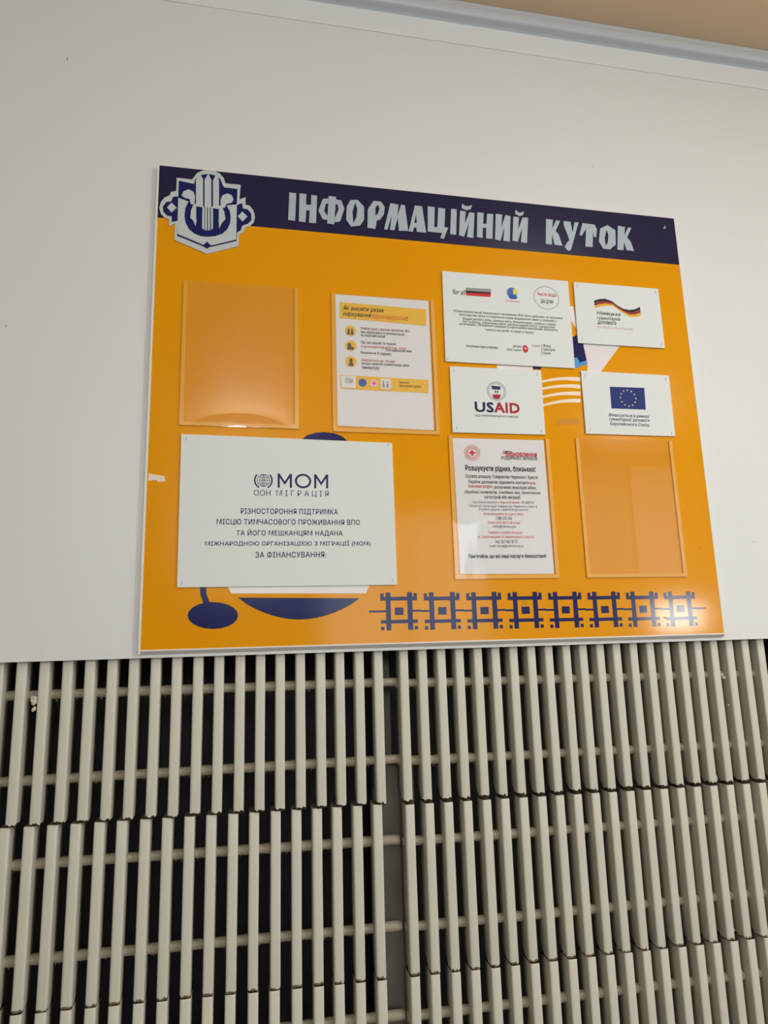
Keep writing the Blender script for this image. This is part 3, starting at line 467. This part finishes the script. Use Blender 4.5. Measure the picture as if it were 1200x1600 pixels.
# flag with stars
s5 = sign('white sign plate with blue flag and ring of yellow stars, right of the stripes', [(939,456),(1162,457),(1163,605.5),(940,606)], corners(940,1162,456,605))
lettering(TEXT_UNION_SIGN, YT, s5, 1.1)
fl = plate('flag', [UNION_FLAG[:4]], YT, None, 'eublue', s5)
fc, fr_ = UNION_FLAG[4], UNION_FLAG[5][0]-UNION_FLAG[4][0]; st = []
for k in range(12):
    a = k*math.pi/6; cx_, cz_ = fc[0]+fr_*math.cos(a), fc[1]+fr_*math.sin(a)
    st.append([(cx_+(2.5 if j % 2 == 0 else 1.1)*math.sin(j*math.pi/5), cz_+(2.5 if j % 2 == 0 else 1.1)*math.cos(j*math.pi/5)) for j in range(10)])
plate('stars', st, YT-.0001, None, 'star', fl)

# ------------------------------------------------------------ acrylic document pockets and the sheets in them
def pocket(label, x0, x1, z0, z1, bow=0, film='acrylic', lean=0):
    r = empty('document_pocket', ((x0+x1)/2000, 0, Z0+z0/1000), label, 'document pocket', 'clear document pockets')
    plate('spacer', [rect(x0+1,x0+9,z0+1,z1)], -.0030, -.0004, 'foam', r)
    plate('spacer', [rect(x1-9,x1-1,z0+1,z1)], -.0030, -.0004, 'foam', r)
    plate('spacer', [rect(x0+9,x1-9,z0+1,z0+9)], -.0030, -.0004, 'foam', r)
    bm = bmesh.new(); N = 16; G = {}
    for yy in (0, 1):
        for i in range(N+1):
            for j in range(N+1):
                u, v = i/N, j/N
                b = bow*math.sin(math.pi*u)**.6*math.sin(math.pi*v)**.8 if 0 < u < 1 and 0 < v < 1 else 0
                G[yy,i,j] = bm.verts.new(((x0+(x1-x0)*u)/1000, -.0046-b+yy*.0014-lean*v, Z0+(z0+(z1-z0)*v)/1000))
    for i in range(N):
        for j in range(N):
            bm.faces.new((G[0,i,j],G[0,i+1,j],G[0,i+1,j+1],G[0,i,j+1])); bm.faces.new((G[1,i,j],G[1,i,j+1],G[1,i+1,j+1],G[1,i+1,j]))
    for k in range(N):
        for a, b in (((k,0),(k+1,0)),((k+1,N),(k,N)),((0,k+1),(0,k)),((N,k),(N,k+1))):
            bm.faces.new((G[0,a[0],a[1]],G[1,a[0],a[1]],G[1,b[0],b[1]],G[0,b[0],b[1]]))
    bmesh.ops.recalc_face_normals(bm, faces=bm.faces)
    for e_ in bm.edges:
        if len(e_.link_faces) == 2 and abs(e_.link_faces[0].normal.dot(e_.link_faces[1].normal)) < .5: e_.smooth = False
    from_bm('front_sheet', bm, film, r, True)
    return r
pocket('empty clear document pocket at the upper left, below the emblem', 60, 299, 445, 760, .0030)
pocket('clear document pocket holding the sheet with yellow bands', 368, 600, 442, 755.5, 0)
pocket('clear document pocket holding the sheet with a red cross', 617, 850, 132.5, 442, 0, 'film')
pocket('empty clear document pocket at the lower right, above the ornament', 912, 1154, 132.5, 446)
def sheet(label, pts, wav):
    r = empty('paper_sheet', (sum(p[0] for p in pts)/4000, -.001, Z0+min(p[1] for p in pts)/1000), label, 'paper')
    (ax,az),(bx_,bz_),(cx_,cz_),(dx_,dz_) = pts; bm = bmesh.new(); N = 12; g = []     # bl, br, tr, tl
    for j in range(N+1):
        row_ = []
        for i in range(N+1):
            u, v = i/N, j/N
            x = (ax*(1-u)+bx_*u)*(1-v)+(dx_*(1-u)+cx_*u)*v; z = (az*(1-u)+bz_*u)*(1-v)+(dz_*(1-u)+cz_*u)*v
            row_.append(bm.verts.new((x/1000, -.0009-wav*(.5+.5*math.sin(9*u+5*v)*math.cos(7*v-2*u)), Z0+z/1000)))
        g.append(row_)
    for j in range(N):
        for i in range(N): bm.faces.new((g[j][i], g[j][i+1], g[j+1][i+1], g[j+1][i]))
    from_bm('sheet_of_paper', bm, 'paper', r, True)
    return r
t1 = sheet('white paper sheet with two yellow bands and round yellow pictures, in the upper pocket', [(379,456),(586.5,453),(587,754),(378,754)], .0004)
YP = -.0016
D = POSTER_MARKS
plate('yellow_band', [D['top']], YP, None, 'band', t1); plate('yellow_band', [D['bottom']], YP, None, 'band', t1)
for k, nm in enumerate(('c1','c2','c3')):
    (cx_, cz_), (ex, ez) = D[nm]; rr = ex-cx_
    c_ = plate('round_picture', [ell(cx_,cz_,rr)], YP, None, 'band', t1)
    if k == 0: fs_ = [ell(cx_-4,cz_+3,2.2), ell(cx_+3,cz_+4,2.4), [(cx_-8,cz_-9),(cx_-1,cz_-9),(cx_-2,cz_+1),(cx_-6,cz_+1)], [(cx_,cz_-9),(cx_+7,cz_-9),(cx_+6,cz_+1),(cx_+1,cz_+1)]]
    elif k == 1: fs_ = [ell(cx_-3,cz_+2,4.2), [(cx_-8,cz_-9),(cx_+7,cz_-9),(cx_+6,cz_-3),(cx_,cz_-1),(cx_-7,cz_-1)]]
    else: fs_ = [ell(cx_,cz_+4,3.4), [(cx_-6,cz_-10),(cx_+6,cz_-10),(cx_+2.5,cz_),(cx_+5.5,cz_+2),(cx_-5.5,cz_+2),(cx_-2.5,cz_)]]
    plate('figure', fs_, YP-.0001, None, 'dark' if False else 'grey', c_)
b0, b1 = D['blue']; p0, p1 = D['pink']
plate('logo_box', [D['box'], D['box2']], YP-.0001, None, 'paper', t1)
plate('round_logo', [ell(b0[0],b0[1],b1[0]-b0[0])], YP-.0001, None, 'blue', t1)
plate('cross_logo', [ell(p0[0],p0[1],p1[0]-p0[0]), rect(p0[0]-1,p0[0]+1,p0[1]-4,p0[1]+4), rect(p0[0]-4,p0[0]+4,p0[1]-1,p0[1]+1)][:1], YP-.0001, None, 'pinklogo', t1)
plate('cross_logo', [rect(p0[0]-1.1,p0[0]+1.1,p0[1]-4,p0[1]+4), rect(p0[0]-4,p0[0]-1.1,p0[1]-1,p0[1]+1), rect(p0[0]+1.1,p0[0]+4,p0[1]-1,p0[1]+1)], YP-.0002, None, 'red', t1)
bx0, bz0 = D['box2'][3]; hs_ = []
for k in range(2): hs_ += [ell(bx0+6+k*9,bz0+17-k*2,2), [(bx0+3+k*9,bz0+3),(bx0+9+k*9,bz0+3),(bx0+8+k*9,bz0+14-k*2),(bx0+4+k*9,bz0+14-k*2)]]
plate('figures_logo', hs_, YP-.0002, None, 'lightgrey', t1)
lettering(TEXT_POSTER, YP-.0003, t1, 1.1)
t2 = sheet('white paper sheet with red cross badge, in the lower middle pocket', [(630,144),(838.5,142.5),(837,438.5),(627.5,437)], .0004)
n0, n1, n2 = NOTICE_CROSS; rr = n1[0]-n0[0]
plate('cross_badge', [ring(n0[0],n0[1],rr,.9), ring(n0[0],n0[1],rr*.80,1.2), ring(n0[0],n0[1],rr*.62,1.1), rect(n0[0]-2.2,n0[0]+2.2,n0[1]-6.6,n0[1]+6.6), rect(n0[0]-6.6,n0[0]-2.2,n0[1]-2.2,n0[1]+2.2), rect(n0[0]+2.2,n0[0]+6.6,n0[1]-2.2,n0[1]+2.2)],
      YP, None, 'red', t2)
lettering(TEXT_NOTICE, YP, t2, 1.05)
